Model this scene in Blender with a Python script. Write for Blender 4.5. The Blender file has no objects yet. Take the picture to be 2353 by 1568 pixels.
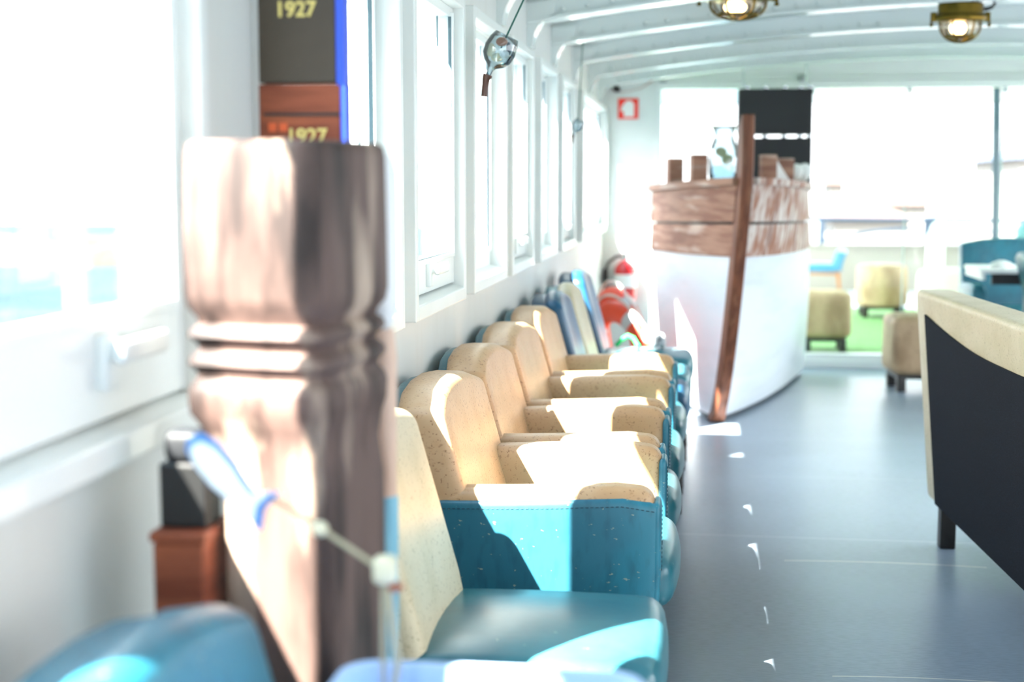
import bpy, bmesh, math, random
from mathutils import Vector, Matrix
random.seed(7)
S = bpy.context.scene
C = S.collection
PI = math.pi

# ------------------------------------------------------------------ camera
cam_d = bpy.data.cameras.new('camera'); cam = bpy.data.objects.new('camera', cam_d); C.objects.link(cam)
cam_d.sensor_width = 36; cam_d.lens = 3268/2353*36; cam_d.clip_start = .05; cam_d.clip_end = 500
cam.location = (0, 0, 1.25)
cam.rotation_euler = (math.radians(90-6.356), 0, math.radians(7.682))
cam_d.dof.use_dof = True; cam_d.dof.focus_distance = 3.35; cam_d.dof.aperture_fstop = 2.5
S.camera = cam

# ------------------------------------------------------------------ world, sun, exposure
W = bpy.data.worlds.new('world'); S.world = W; W.use_nodes = True
nt = W.node_tree; nt.nodes.clear()
wo = nt.nodes.new('ShaderNodeOutputWorld'); bg = nt.nodes.new('ShaderNodeBackground')
tc = nt.nodes.new('ShaderNodeTexCoord'); sx = nt.nodes.new('ShaderNodeSeparateXYZ')
rp = nt.nodes.new('ShaderNodeValToRGB')
nt.links.new(tc.outputs['Generated'], sx.inputs[0]); nt.links.new(sx.outputs['Z'], rp.inputs[0])
cr = rp.color_ramp   # hazy bright band above a calmer horizon, blue overhead
cr.elements[0].position = 0.02; cr.elements[0].color = (.25, .253, .26, 1)
cr.elements[1].position = .9; cr.elements[1].color = (.42, .68, 1, 1)
e_ = cr.elements.new(.14); e_.color = (.36, .365, .375, 1)
e_ = cr.elements.new(.30); e_.color = (.96, .98, 1, 1)
nt.links.new(rp.outputs[0], bg.inputs[0]); bg.inputs[1].default_value = 12.5
nt.links.new(bg.outputs[0], wo.inputs[0])
sl = bpy.data.lights.new('sun', 'SUN'); sl.energy = 100; sl.angle = math.radians(.6); sl.color = (1, .95, .87)
sun = bpy.data.objects.new('sun', sl); C.objects.link(sun)
sun.rotation_euler = Vector((1, 1.28, -1.78)).to_track_quat('-Z', 'Y').to_euler()
S.view_settings.view_transform = 'Standard'; S.view_settings.look = 'None'
S.view_settings.gamma = 1; S.view_settings.use_curve_mapping = False
S.view_settings.exposure = 0.1

# ------------------------------------------------------------------ materials
def srgb(h):
    if isinstance(h, str):
        c = [int(h[i:i+2], 16)/255 for i in (0, 2, 4)]
        return tuple((x/12.92 if x <= .04045 else ((x+.055)/1.055)**2.4) for x in c)+(1,)
    return tuple(h)+(1,)
class Mat:
    def __init__(s, name, col, rough=.5, metal=0, spec=.5, coat=0):
        s.m = bpy.data.materials.new(name); s.m.use_nodes = True; s.t = s.m.node_tree
        s.b = s.t.nodes['Principled BSDF']
        s.b.inputs['Base Color'].default_value = srgb(col); s.b.inputs['Roughness'].default_value = rough
        s.b.inputs['Metallic'].default_value = metal; s.b.inputs['Specular IOR Level'].default_value = spec
        s.b.inputs['Coat Weight'].default_value = coat
        s.base = srgb(col); s.cur = None
    def n(s, k, **kw):
        x = s.t.nodes.new(k)
        for a, v in kw.items(): setattr(x, a, v)
        return x
    def coord(s, scale=(1, 1, 1)):
        c = s.n('ShaderNodeTexCoord'); m = s.n('ShaderNodeMapping'); m.inputs['Scale'].default_value = scale
        s.t.links.new(c.outputs['Object'], m.inputs[0]); return m.outputs[0]
    def noise(s, col, scale, lo, hi, stretch=(1, 1, 1), detail=4, amt=1.0):
        """mix another colour in through a thresholded noise"""
        nz = s.n('ShaderNodeTexNoise'); nz.inputs['Scale'].default_value = scale; nz.inputs['Detail'].default_value = detail
        s.t.links.new(s.coord(stretch), nz.inputs['Vector'])
        mr = s.n('ShaderNodeMapRange'); mr.inputs[1].default_value = lo; mr.inputs[2].default_value = hi; mr.inputs[4].default_value = amt
        s.t.links.new(nz.outputs[0], mr.inputs[0])
        return s.mix(col, mr.outputs[0])
    def mix(s, col, fac):
        mx = s.n('ShaderNodeMix', data_type='RGBA')
        if s.cur is None: mx.inputs[6].default_value = s.base
        else: s.t.links.new(s.cur, mx.inputs[6])
        mx.inputs[7].default_value = srgb(col)
        s.t.links.new(fac, mx.inputs[0]); s.cur = mx.outputs[2]
        s.t.links.new(s.cur, s.b.inputs['Base Color']); return s
    def bump(s, scale, strength, stretch=(1, 1, 1), dist=.002):
        nz = s.n('ShaderNodeTexNoise'); nz.inputs['Scale'].default_value = scale
        s.t.links.new(s.coord(stretch), nz.inputs['Vector'])
        b = s.n('ShaderNodeBump'); b.inputs['Strength'].default_value = strength; b.inputs['Distance'].default_value = dist
        s.t.links.new(nz.outputs[0], b.inputs['Height']); s.t.links.new(b.outputs[0], s.b.inputs['Normal']); return s

def cork(name, base, dark, light, patch):
    m = Mat(name, base, .42, spec=.45)
    m.noise(light, 2.2, .45, .6, amt=.55)
    m.noise(patch, 7, .48, .62, (1, 1, 1), 6, .5)
    m.noise(dark, 80, .60, .70, (1, 1, 1.6), 6, .45)
    m.noise(dark, 150, .64, .68, (1, 1, 1), 2, .7)
    m.bump(90, .15)
    return m.m
white_paint = Mat('white_gloss_paint', 'e6ebe8', .35, coat=.2).noise('cfd8d4', 3, .5, .75, amt=.35).bump(6, .08, dist=.004).m
wall_paint = Mat('white_wall_paint', 'd9dbd7', .45).noise('d3d3cd', 9, .5, .72, (2, 2, .35), amt=.5).bump(40, .12, (4, 4, .3)).m
ceil_paint = Mat('ceiling_paint', 'dde6e4', .22, coat=.35).noise('cbd6d5', 2, .45, .7, (.5, 5, 1), amt=.4).bump(3, .12, (.6, 3, 1), .006).m
alu = Mat('white_aluminium', 'e9eeec', .3).m
seal = Mat('window_seal', '50686e', .6).m
cork_beige = cork('beige_cork', 'c09c76', '7a5230', 'cdb190', 'b28658')
cork_grey = cork('pale_cork', 'bfb192', '857252', 'cdc4ab', 'ada07c')
teal = Mat('teal_cork', '286274', .38, spec=.5).noise('1f7386', 3, .45, .6, (1, 1, 1), 3, .8).noise('123f4f', 22, .5, .75, (2, 2, .7), 6, .45).noise('96a08c', 70, .70, .73, (1, 1, 2), 2, .75).bump(60, .12).m
teal_seat = Mat('teal_leather', '2a6470', .30, spec=.5).noise('3f7f88', 4, .45, .65, (1, 1, 1), 4, .7).noise('8fb0a2', 38, .71, .75, amt=.6).bump(50, .12).m
blue = Mat('blue_leather', '1d5272', .35, spec=.5).noise('07344f', 8, .45, .7, (1, 1, .5), 4, .8).bump(60, .1).m
thread = Mat('thread', '0a2a36', .7).m
dark_wood = Mat('dark_stained_wood', '181614', .4).m
black = Mat('black_board', '16181c', .6).m
navy = Mat('navy_woven_fabric', '0e1117', .85, spec=.15)
navy = navy.noise('1a212c', 260, .5, .6, (1, 1, 2), 1, .8).m
def wood(name, a, b, c, stretch=(6, 6, .6), r=.6):
    return Mat(name, a, r, spec=.3).noise(b, 5, .42, .6, stretch, 6, .85).noise(c, 3.3, .55, .68, stretch, 5, .8).bump(18, .4, stretch).m
old_wood = wood('weathered_timber', '604c45', '140e0d', 'bfa995', (4, 4, .7))
boat_wood = wood('worn_boat_planking', 'a07a66', '7c5546', 'c9b6a8', (.7, .7, 6))
boat_wood_worn = wood('peeling_boat_planking', '9a6a53', 'd8d2ca', '7a4a38', (3, 3, 1.4))
stem_wood = wood('reddish_stem_wood', '7a4a34', '5a3424', '8d6248', (8, 8, .6), .5)
crate_wood = wood('orange_brown_wood', '8a4a32', '6d3320', 'a55a38', (1, 1, 8))
hull_white = Mat('white_hull_paint', 'dfe6ec', .35).noise('c8d2da', 3, .5, .7, (.6, .6, 3), amt=.5).bump(9, .15, (1, 1, 4), .004).m
chrome = Mat('chrome', 'cfd4d8', .12, 1).m
steel = Mat('grey_metal', '8d9694', .35, 1).m
brass = Mat('aged_brass', '6d5a26', .3, 1).noise('4c4318', 14, .45, .65, amt=.8).m
red = Mat('red_enamel', 'c3141c', .3, coat=.5).m
red_flat = Mat('sign_red', 'ee2a12', .5).m
white_flat = Mat('matt_white', 'f2f2ee', .6).m
green_flat = Mat('sign_green', '2fae84', .5).m
rubber = Mat('black_rubber', '121212', .5).m
orange = Mat('lifebuoy_orange', 'e0431b', .5).noise('b32c10', 4, .5, .7, amt=.5).m
tape = Mat('grey_reflective_tape', 'b8bab8', .4).m
rope_white = Mat('white_rope', 'e0d4c8', .8).m
rope_green = Mat('green_rope', '12c261', .6).m
net_grey = Mat('grey_cloth', 'b3b8bb', .8).noise('6d7377', 12, .5, .6, (1, 5, 1)).m
yellow = Mat('yellow_plastic', 'f0a808', .4).m
gold = Mat('pale_yellow_print', 'd9c878', .6).m
board_dark = Mat('dark_board', '3a3022', .55).noise('2b2417', 6, .45, .65, amt=.7).m
blue_edge = Mat('blue_edge_paint', '1d4fd0', .5).m
orange_print = Mat('orange_print', 'd05a2a', .6).m
paint_peach = Mat('peach_paint', 'd3b39d', .55).noise('bd9a83', 8, .5, .65, (3, 3, .5)).m
paint_blue = Mat('light_blue_paint', '7fb6c6', .5).noise('5d98ae', 8, .5, .65, (3, 3, .5)).m
paint_white = Mat('white_blade_paint', 'e4e4e2', .5).m
tray_blue = Mat('pale_blue_plastic', 'a9c2e2', .35).m
tray_in = Mat('blue_plastic', '5d8ec6', .35).m
fish_blue = Mat('fish_blue', '3a7fc2', .5).m
fish_white = Mat('fish_white', 'eef1ee', .5).m
cord_pale = Mat('pale_cord', 'a59c80', .7).m
bead_m = Mat('pale_bead', 'cfc7a8', .45).m
grass = Mat('artificial_grass', '578a48', .9).noise('7aa365', 60, .4, .6).m
deck_m = Mat('deck_paint', 'c9cdd0', .5).m
pouf_m = Mat('beige_pouf_cork', 'b79b7a', .6).noise('8d6f50', 6, .45, .62, (1, 1, .5), 6, .8).noise('5c4630', 70, .62, .68, amt=.5).m
pouf_w = Mat('off_white_pouf', 'c9c6b8', .6).noise('aeb0a6', 6, .5, .65).m
rail_blue = Mat('blue_grey_rail', '465a72', .5).m
roof_tile = Mat('terracotta_roof', '4a2f22', .8).m
plaster = Mat('pale_plaster', '77726a', .8).m
solar = Mat('solar_panel', '1c2433', .8).m
shore_m = Mat('shore_scrub', '2c3023', .9, spec=.1).noise('38382f', .4, .5, .6).noise('4a4842', .25, .58, .64).m
water = Mat('sea_water', '1f2d34', .9, spec=.05).noise('283942', .5, .4, .65, (1, 1, 1)).bump(1.2, .5, dist=.3).m
porcelain = Mat('white_porcelain', 'e6e9e6', .3, coat=.3).m
shell_m = Mat('cream_shell', 'd8cfae', .4).m
copper_m = Mat('brown_shell', '9a5536', .4).m
slate_m = Mat('blue_grey_pebble', '2c4656', .35).m
lemon_m = Mat('lemon_flesh', 'b7b27c', .5).m

def glassy(name, tint=(1, 1, 1), base=.04, gl=.9, rough=.02):
    m = bpy.data.materials.new(name); m.use_nodes = True; t = m.node_tree; t.nodes.clear()
    o = t.nodes.new('ShaderNodeOutputMaterial'); mx = t.nodes.new('ShaderNodeMixShader')
    tr = t.nodes.new('ShaderNodeBsdfTransparent'); gs = t.nodes.new('ShaderNodeBsdfGlossy')
    lw = t.nodes.new('ShaderNodeLayerWeight'); lw.inputs[0].default_value = .25
    mr = t.nodes.new('ShaderNodeMapRange'); mr.inputs[3].default_value = base; mr.inputs[4].default_value = gl
    tr.inputs[0].default_value = tint+(1,); gs.inputs['Roughness'].default_value = rough
    t.links.new(lw.outputs['Fresnel'], mr.inputs[0]); t.links.new(mr.outputs[0], mx.inputs[0])
    t.links.new(tr.outputs[0], mx.inputs[1]); t.links.new(gs.outputs[0], mx.inputs[2]); t.links.new(mx.outputs[0], o.inputs[0])
    return m
pane_m = glassy('window_glass', (.97, .985, .98), .015, .2)
jug_m = glassy('clear_glass', (.86, .92, .94), .08, .9)
jug_water = glassy('jug_water', (.70, .82, .86), .04, .6)
lamp_glass = glassy('lamp_glass', (1, .95, .86), .08, .8, .1)
bulb_m = Mat('lit_bulb', 'ffdca0', .5); bulb_m.b.inputs['Emission Color'].default_value = (1, .72, .38, 1); bulb_m.b.inputs['Emission Strength'].default_value = 9; bulb_m = bulb_m.m

# floor: grey-blue vinyl with pale worn seams and scratches
fm = Mat('grey_vinyl_floor', '8794a2', .33, spec=.5)
fm.noise('76838f', 90, .42, .6, (.35, 1.6, 1), 3, .7).noise('93a1b0', 1.3, .45, .65, amt=.5)
co = fm.n('ShaderNodeTexCoord'); sp = fm.n('ShaderNodeSeparateXYZ'); fm.t.links.new(co.outputs['Object'], sp.inputs[0])
def fmath(op, a, b=None):
    x = fm.n('ShaderNodeMath', operation=op)
    for i, v in enumerate((a, b)):
        if v is None: continue
        if isinstance(v, (int, float)): x.inputs[i].default_value = v
        else: fm.t.links.new(v, x.inputs[i])
    return x.outputs[0]
for y0, curve, x0, x1, wd, col, a in ((5.02, .0, -.7, 3.4, .0035, 'c9cfd0', .55), (4.72, -.18, .28, .93, .004, 'dcd9c8', .8),
                                   (3.60, -.25, .34, .85, .003, 'd8d6c6', .75), (6.08, -.05, .2, 1.2, .006, 'a9b4ba', .4), (7.0, 0, -.2, 3.4, .006, '9fabb2', .35)):
    dx = fmath('SUBTRACT', sp.outputs[0], (x0+x1)/2 if curve else 0)
    yy = fmath('SUBTRACT', fmath('SUBTRACT', sp.outputs[1], y0), fmath('MULTIPLY', fmath('MULTIPLY', dx, dx), curve))
    k = fmath('LESS_THAN', fmath('ABSOLUTE', yy), wd)
    k = fmath('MULTIPLY', k, fmath('MULTIPLY', fmath('GREATER_THAN', sp.outputs[0], x0), fmath('LESS_THAN', sp.outputs[0], x1)))
    fm.mix(col, fmath('MULTIPLY', k, a))
fm.bump(140, .12, (.4, 1.5, 1), .001); floor_m = fm.m

# ------------------------------------------------------------------ mesh helpers
def link(name, bm, mat, parent=None, smooth=True, bevel=0, loc=None, solid=None):
    bmesh.ops.recalc_face_normals(bm, faces=bm.faces)
    me = bpy.data.meshes.new(name); bm.to_mesh(me); bm.free()
    me.materials.append(mat)
    if smooth:
        for p in me.polygons: p.use_smooth = True
    o = bpy.data.objects.new(name, me); C.objects.link(o)
    if parent: o.parent = parent
    if loc: o.location = loc
    if solid:
        s = o.modifiers.new('solid', 'SOLIDIFY'); s.thickness = solid; s.offset = 0
    if bevel:
        b = o.modifiers.new('bevel', 'BEVEL'); b.width = bevel; b.segments = 3; b.limit_method = 'ANGLE'; b.angle_limit = math.radians(35)
        b.harden_normals = False
    if smooth:
        try:
            me.set_sharp_from_angle(angle=math.radians(42))
        except Exception: pass
    return o
def new(): return bmesh.new()
def box(bm, x0, x1, y0, y1, z0, z1):
    v = [bm.verts.new((x, y, z)) for x in (x0, x1) for y in (y0, y1) for z in (z0, z1)]
    for f in ((0, 1, 3, 2), (4, 6, 7, 5), (0, 4, 5, 1), (2, 3, 7, 6), (0, 2, 6, 4), (1, 5, 7, 3)): bm.faces.new([v[i] for i in f])
    return bm
def rbox(c, half, r, fn=None, m=5, k=4, bm=None):
    """box with rounded edges, subdivided, optionally deformed by fn(Vector)->Vector"""
    bm = bm or new()
    if isinstance(r, (int, float)): r = (r, r, r)
    ax = []
    for h, rr in zip(half, r):
        a = [-h+rr*(1-math.cos(i/k*PI/2))*1.0 for i in range(k)]
        b = [-h+rr+(2*h-2*rr)*i/m for i in range(m+1)]
        ax.append(a+b+[-x for x in reversed(a)])
    cache = {}
    def vert(p):
        key = tuple(round(x, 7) for x in p)
        if key in cache: return cache[key]
        inn = [max(-h+rr, min(h-rr, x)) for x, h, rr in zip(p, half, r)]
        d = Vector([(x-i)/rr if rr else 0 for x, i, rr in zip(p, inn, r)])
        if d.length > 1e-9: d.normalize()
        q = Vector([i+dd*rr for i, dd, rr in zip(inn, d, r)])+Vector(c)
        if fn: q = fn(q)
        cache[key] = bm.verts.new(q); return cache[key]
    for a in range(3):
        b, cc = (a+1) % 3, (a+2) % 3
        for sgn in (-1, 1):
            for i in range(len(ax[b])-1):
                for j in range(len(ax[cc])-1):
                    q = []
                    for (ii, jj) in ((i, j), (i+1, j), (i+1, j+1), (i, j+1)):
                        p = [0, 0, 0]; p[a] = sgn*half[a]; p[b] = ax[b][ii]; p[cc] = ax[cc][jj]; q.append(vert(p))
                    if len(set(q)) == 4:
                        try: bm.faces.new(q)
                        except ValueError: pass
    return bm
def tube(bm, pts, r, n=8, cap=True):
    pts = [Vector(p) for p in pts]; rs = r if isinstance(r, (list, tuple)) else [r]*len(pts)
    rings = []; up = None
    for i, p in enumerate(pts):
        d = (pts[min(i+1, len(pts)-1)]-pts[max(i-1, 0)]).normalized()
        if up is None: up = Vector((0, 0, 1)) if abs(d.z) < .9 else Vector((1, 0, 0))
        a = d.cross(up).normalized(); b = d.cross(a).normalized(); up = -b if False else a.cross(d).normalized()
        rings.append([bm.verts.new(p+(a*math.cos(2*PI*k/n)+b*math.sin(2*PI*k/n))*rs[i]) for k in range(n)])
    for A, B in zip(rings, rings[1:]):
        for k in range(n): bm.faces.new((A[k], A[(k+1) % n], B[(k+1) % n], B[k]))
    if cap: bm.faces.new(rings[0]); bm.faces.new(rings[-1][::-1])
    return bm
def lathe(bm, prof, n=24, c=(0, 0, 0), M=None, cap=True):
    rings = []
    for r, z in prof:
        ring = []
        for k in range(n):
            v = Vector((r*math.cos(2*PI*k/n), r*math.sin(2*PI*k/n), z))
            if M: v = M @ v
            ring.append(bm.verts.new(v+Vector(c)))
        rings.append(ring)
    for A, B in zip(rings, rings[1:]):
        for k in range(n): bm.faces.new((A[k], A[(k+1) % n], B[(k+1) % n], B[k]))
    if cap: bm.faces.new(rings[0]); bm.faces.new(rings[-1][::-1])
    return bm
def prism(bm, poly, axis, a, b):
    """extrude a 2D polygon along an axis (0 x,1 y,2 z)"""
    def mk(p, t):
        v = [p[0], p[1]]; v.insert(axis, t); return bm.verts.new(v)
    A = [mk(p, a) for p in poly]; B = [mk(p, b) for p in poly]
    n = len(poly)
    for i in range(n): bm.faces.new((A[i], A[(i+1) % n], B[(i+1) % n], B[i]))
    bm.faces.new(A[::-1]); bm.faces.new(B); return bm
def sweep(bm, fn, t0, t1, n, r, m=8): return tube(bm, [fn(t0+(t1-t0)*i/n) for i in range(n+1)], r, m)
def ellipsoid(bm, c, r, n=14, M=None):
    prof = [(math.sin(PI*i/n), -math.cos(PI*i/n)) for i in range(1, n)]
    S3 = Matrix.Diagonal(Vector(r)); MM = (M @ S3) if M else S3
    return lathe(bm, prof, n+4, c, MM)
def thing(name, label, cat, loc=(0, 0, 0), rz=0, group=None):
    o = bpy.data.objects.new(name, None); C.objects.link(o); o.empty_display_size = .1
    o.location = loc; o.rotation_euler = (0, 0, rz); o['label'] = label; o['category'] = cat
    if group: o['group'] = group
    return o
def tag(o, label, cat, group=None):
    o['label'] = label; o['category'] = cat
    if group: o['group'] = group
    return o
def struct(o): o['kind'] = 'structure'; return o
def dup(root, loc, rz, label, group=None):
    r = root.copy(); C.objects.link(r); r.location = loc; r.rotation_euler = (0, 0, rz); r['label'] = label
    if group: r['group'] = group
    for ch in list(root.children):
        c = ch.copy(); C.objects.link(c); c.parent = r
        for g in list(ch.children):
            d = g.copy(); C.objects.link(d); d.parent = c
    return r
def lerp(a, b, t): return a+(b-a)*t

# ------------------------------------------------------------------ setting
XW = -.70            # wall face
YB = 9.81            # far bulkhead
XR = 3.3             # right wall
WIN = [(-1.75, -.95), (-.80, -.08), (.12, .92), (1.04, 1.86), (2.165, 3.11), (3.235, 3.94), (4.09, 4.785), (4.92, 5.555), (5.79, 6.44), (6.69, 7.36), (7.83, 9.74)]
ZS, ZT = .965, 1.72
ZT1 = 1.90   # wall opening
struct(link('floor', box(new(), -.9, XR+.2, -4.2, YB+.2, -.06, 0), floor_m, smooth=False))
# left wall: panelled below the windows, pillars between them
bm = new()
box(bm, XW-.08, XW, -4, YB, 0, ZS); box(bm, XW-.08, XW, 2.0, YB, ZT, 2.15); box(bm, XW-.08, XW, -4, 2.0, 1.87, 2.15)
ys = [-4]+[v for w in WIN for v in (w[0]+.03, w[1]-.03)]+[YB]
for a, b in zip(ys[::2], ys[1::2]): box(bm, XW-.08, XW, a, b, ZS, ZT if a > 2 else 1.87)
struct(link('wall_left', bm, wall_paint, smooth=False))
# beadboard grooves on the lower wall
# right wall with wide openings
bm = new()
box(bm, XR, XR+.08, -4, YB, 0, .55); box(bm, XR, XR+.08, -4, YB, 1.85, 2.15)
yy = -4
while yy < YB: box(bm, XR, XR+.08, yy, yy+.08, .55, 1.85); yy += 1.2
struct(link('wall_right', bm, wall_paint, smooth=False))
bm = box(new(), XW-.08, XR+.08, -4.1, -4.0, 0, .5); box(bm, XW-.08, XR+.08, -4.1, -4.0, 1.85, 2.15); box(bm, XW-.08, 0, -4.1, -4.0, .5, 1.85); struct(link('wall_back', bm, wall_paint, smooth=False))
# ceiling with camber at the sides and riveted transverse beams
def zb(x):
    return 2.038-.035*(x-1.5)**2
bm = new(); N = 40; rows = []
for i in range(N+1):
    x = lerp(XW-.08, XR+.08, i/N); z = zb(x)+.095
    rows.append([bm.verts.new((x, -4.1, z)), bm.verts.new((x, YB+.5, z)), bm.verts.new((x, YB+.5, z+.04)), bm.verts.new((x, -4.1, z+.04))])
for a, b in zip(rows, rows[1:]):
    for k in range(4): bm.faces.new((a[k], a[(k+1) % 4], b[(k+1) % 4], b[k]))
bm.faces.new(rows[0]); bm.faces.new(rows[-1][::-1])
struct(link('ceiling', bm, ceil_paint))
beams = [-3, -2.1, -1.3, -.44, .42, 1.0, 2.09, 3.17, 4.015, 4.85, 5.67, 6.565, 7.6, 8.6, 9.45]
for yb in beams:
    bm = new()
    # web, bottom flange and knee brackets at both walls
    for i in range(N):
        x0, x1 = lerp(XW, XR, i/N), lerp(XW, XR, (i+1)/N)
        for (ya, yb_, dz0, dz1) in ((yb-.03, yb+.03, .012, .11), (yb-.06, yb+.06, 0, .012)):
            v = [bm.verts.new((x, y, zb(x)+dz)) for x in (x0, x1) for y in (ya, yb_) for dz in (dz0, dz1)]
            for f in ((0, 1, 3, 2), (4, 6, 7, 5), (0, 4, 5, 1), (2, 3, 7, 6), (0, 2, 6, 4), (1, 5, 7, 3)): bm.faces.new([v[k] for k in f])
    for sgn, xw in ((1, XW), (-1, XR)):
        R_ = .09
        poly = [(xw, zb(xw)+.08), (xw, zb(xw)-R_)]+[(xw+sgn*(.02+R_*(1-math.cos(a*PI/12))), zb(xw)-R_+R_*math.sin(a*PI/12)+a*.006) for a in range(0, 7)]+[(xw+sgn*(R_+.03), zb(xw+sgn*R_)+.08)]
        prism(bm, poly, 1, yb-.05, yb+.05)
    bx = struct(link('ceiling_beam', bm, ceil_paint))
    if yb > 3.5:
        bm = new()
        for i in range(16):
            x = -.56+i*.095
            ellipsoid(bm, (x, yb-.034, zb(x)+.035), (.009, .009, .009), 6)
            ellipsoid(bm, (x, yb+.034, zb(x)+.035), (.009, .009, .009), 6)
        r_ = link('rivets', bm, ceil_paint, bx)

# far bulkhead with the glazed opening
bm = new()
box(bm, XW-.08, -.335, YB, YB+.06, 0, 2.15); box(bm, -.335, XR+.08, YB, YB+.06, 1.925, 2.15)
struct(link('wall_far', bm, white_paint, smooth=False))
bm = new(); box(bm, -.335, XR, YB-.035, YB+.075, 1.875, 1.925); box(bm, -.335, XR, YB-.02, YB-.01, 1.93, 1.955)
struct(link('trim_1', bm, alu, smooth=False, bevel=.004))
bm = new(); box(bm, -.335, XR, YB-.05, YB+.09, 0, .055); box(bm, -.335, XR, YB-.02, YB+.06, .055, .095)
struct(link('trim_2', bm, white_paint, smooth=False, bevel=.006))
bm = new(); box(bm, -.335, -.30, YB-.02, YB+.07, .095, 1.875); box(bm, -.72, -.335, YB-.012, YB, 0, .09)
struct(link('trim_3', bm, alu, smooth=False, bevel=.004))
px_ = [-.30, .70, 1.335, 1.945, 2.6, XR]
edge_m = Mat('pane_edge', '9fc0b8', .2).m
for i, (a, b) in enumerate(zip(px_, px_[1:])):
    o = struct(link('window_%d' % (20+i), box(new(), a+.004, b-.004, YB+.01+(i % 2)*.03, YB+.018+(i % 2)*.03, .095, 1.875), pane_m, smooth=False))
    e = new(); box(e, b-.010, b-.002, YB+.006+(i % 2)*.03, YB+.022+(i % 2)*.03, .095, 1.875); link('pane_edge', e, edge_m, o, smooth=False)
    if i:
        e = new(); box(e, a-.02, a+.02, YB-.005, YB+.006, 1.84, 1.90); link('hinge_clamp', e, chrome, o, smooth=False, bevel=.003)

# left windows
for i, (a, b) in enumerate(WIN):
    w = bpy.data.objects.new('window_%d' % (i+1), None); C.objects.link(w); struct(w)
    z0, z1 = .925, 1.755 if a > 2 else 1.905; t = .032; X1 = -.66
    bm = new()   # deep picture-frame casing
    box(bm, XW-.03, X1, a, a+t, z0, z1); box(bm, XW-.03, X1, b-t, b, z0, z1)
    box(bm, XW-.03, X1, a+t, b-t, z1-t, z1)
    prism(bm, [(XW-.03, z0), (X1, z0), (X1, z0+.035), (XW-.03, z0+.055)], 1, a+t, b-t)
    link('window_frame', bm, white_paint, w, smooth=False, bevel=.004)
    sash = i % 2 == 1
    xs0, xs1 = (-.725, -.69) if sash else (-.74, -.715)
    fb = .125 if i == 3 else .085 if sash else .06; fs = .05 if i == 3 else .042
    TR = .026; a2, b2, za, zt = a+t, b-t, z0+.05, z1-t
    bm = new()
    box(bm, xs0, xs1, a2, a2+fs, za, zt); box(bm, xs0, xs1, b2-fs, b2, za, zt)
    box(bm, xs0, xs1, a2+fs, b2-fs, zt-TR, zt); box(bm, xs0, xs1, a2+fs, b2-fs, za, za+fb)
    for q in (.012,):   # glazing bead
        box(bm, xs1-.004, xs1+.008, a2+fs-q, a2+fs, za+fb-q, zt-TR+q); box(bm, xs1-.004, xs1+.008, b2-fs, b2-fs+q, za+fb-q, zt-TR+q)
        box(bm, xs1-.004, xs1+.008, a2+fs, b2-fs, za+fb-q, za+fb)
    link('sash', bm, alu, w, smooth=False, bevel=.002)
    bm = new(); q = .003; g0, g1, h0, h1 = a2+fs, b2-fs, za+fb, zt-TR
    box(bm, xs1-.006, xs1+.002, g0, g0+q, h0, h1); box(bm, xs1-.006, xs1+.002, g1-q, g1, h0, h1); box(bm, xs1-.006, xs1+.002, g0, g1, h0, h0+q)
    box(bm, xs0+.002, xs0+.006, g1-.03, g1-.026, h0, h1)
    link('seal', bm, seal, w, smooth=False)
    xm = (xs0+xs1)/2
    link('pane', box(new(), xm-.002, xm+.002, g0, g1, h0, h1), pane_m, w, smooth=False)
    if sash or i == 3:
        hy = 1.56 if i == 3 else a+.28 if i != 5 else 3.52
        hz = za+fb*.55
        bm = rbox((xs1+.006, hy, hz), (.008, .02, .033), .006, m=1)
        rbox((xs1+.028, hy+.05, hz+.012), (.008, .07, .014), .007, m=2, bm=bm)
        rbox((xs1+.016, hy, hz+.012), (.016, .011, .011), .005, m=1, bm=bm)
        link('handle', bm, alu, w)
# wall moulding line below windows
struct(link('trim_4', box(new(), XW-.01, XW+.02, -4, YB, 0, .09), white_paint, smooth=False, bevel=.004))

# ------------------------------------------------------------------ chairs
def tilt(base=.22, k=.28, z0=.46):
    def f(v, extra=0):
        v = v.copy(); v.x += -(v.z-z0)*k*(1 if v.z > z0 else .4); return v
    return f
def back_fn(hw, ztop, k=.28, crown=.04, bow=.018):
    def f(v):
        v = v.copy(); u = v.y/hw
        if v.z > .6: v.z -= crown*abs(u)**2.6*((v.z-.6)/(ztop-.6))
        v.x += bow*u*u*.6
        v.x += -(v.z-.46)*k*(1 if v.z > .46 else .35)
        v.y *= 1+.0*(v.z-.4)
        return v
    return f
def seat_fn(x0, x1, hw, flare=0):
    def f(v):
        v = v.copy(); t = (v.x-x0)/(x1-x0)
        if v.z > .42: v.z += .018*math.sin(PI*min(max(t, 0), 1))*math.cos(v.y/hw*PI/2*.95)
        if t > .75 and flare: v.y *= 1+flare*(t-.75)/.25
        if t > .8: v.x += -.012*(v.y/hw)**2
        return v
    return f
def legs(t, xs, hy, ztop, mat=dark_wood, s=.02):
    for i, x in enumerate(xs):
        for sg in (-1, 1):
            bm = new(); dx = .02 if i == len(xs)-1 else -.03
            A = [(x-s, sg*hy-s), (x+s, sg*hy-s), (x+s, sg*hy+s), (x-s, sg*hy+s)]
            k = .62
            B = [(x+dx+(p[0]-x)*k, sg*hy+(p[1]-sg*hy)*k) for p in A]
            va = [bm.verts.new((p[0], p[1], ztop)) for p in A]; vb = [bm.verts.new((p[0], p[1], 0)) for p in B]
            for j in range(4): bm.faces.new((va[j], va[(j+1) % 4], vb[(j+1) % 4], vb[j]))
            bm.faces.new(va); bm.faces.new(vb)
            link('leg', bm, mat, t, smooth=False, bevel=.003)
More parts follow.
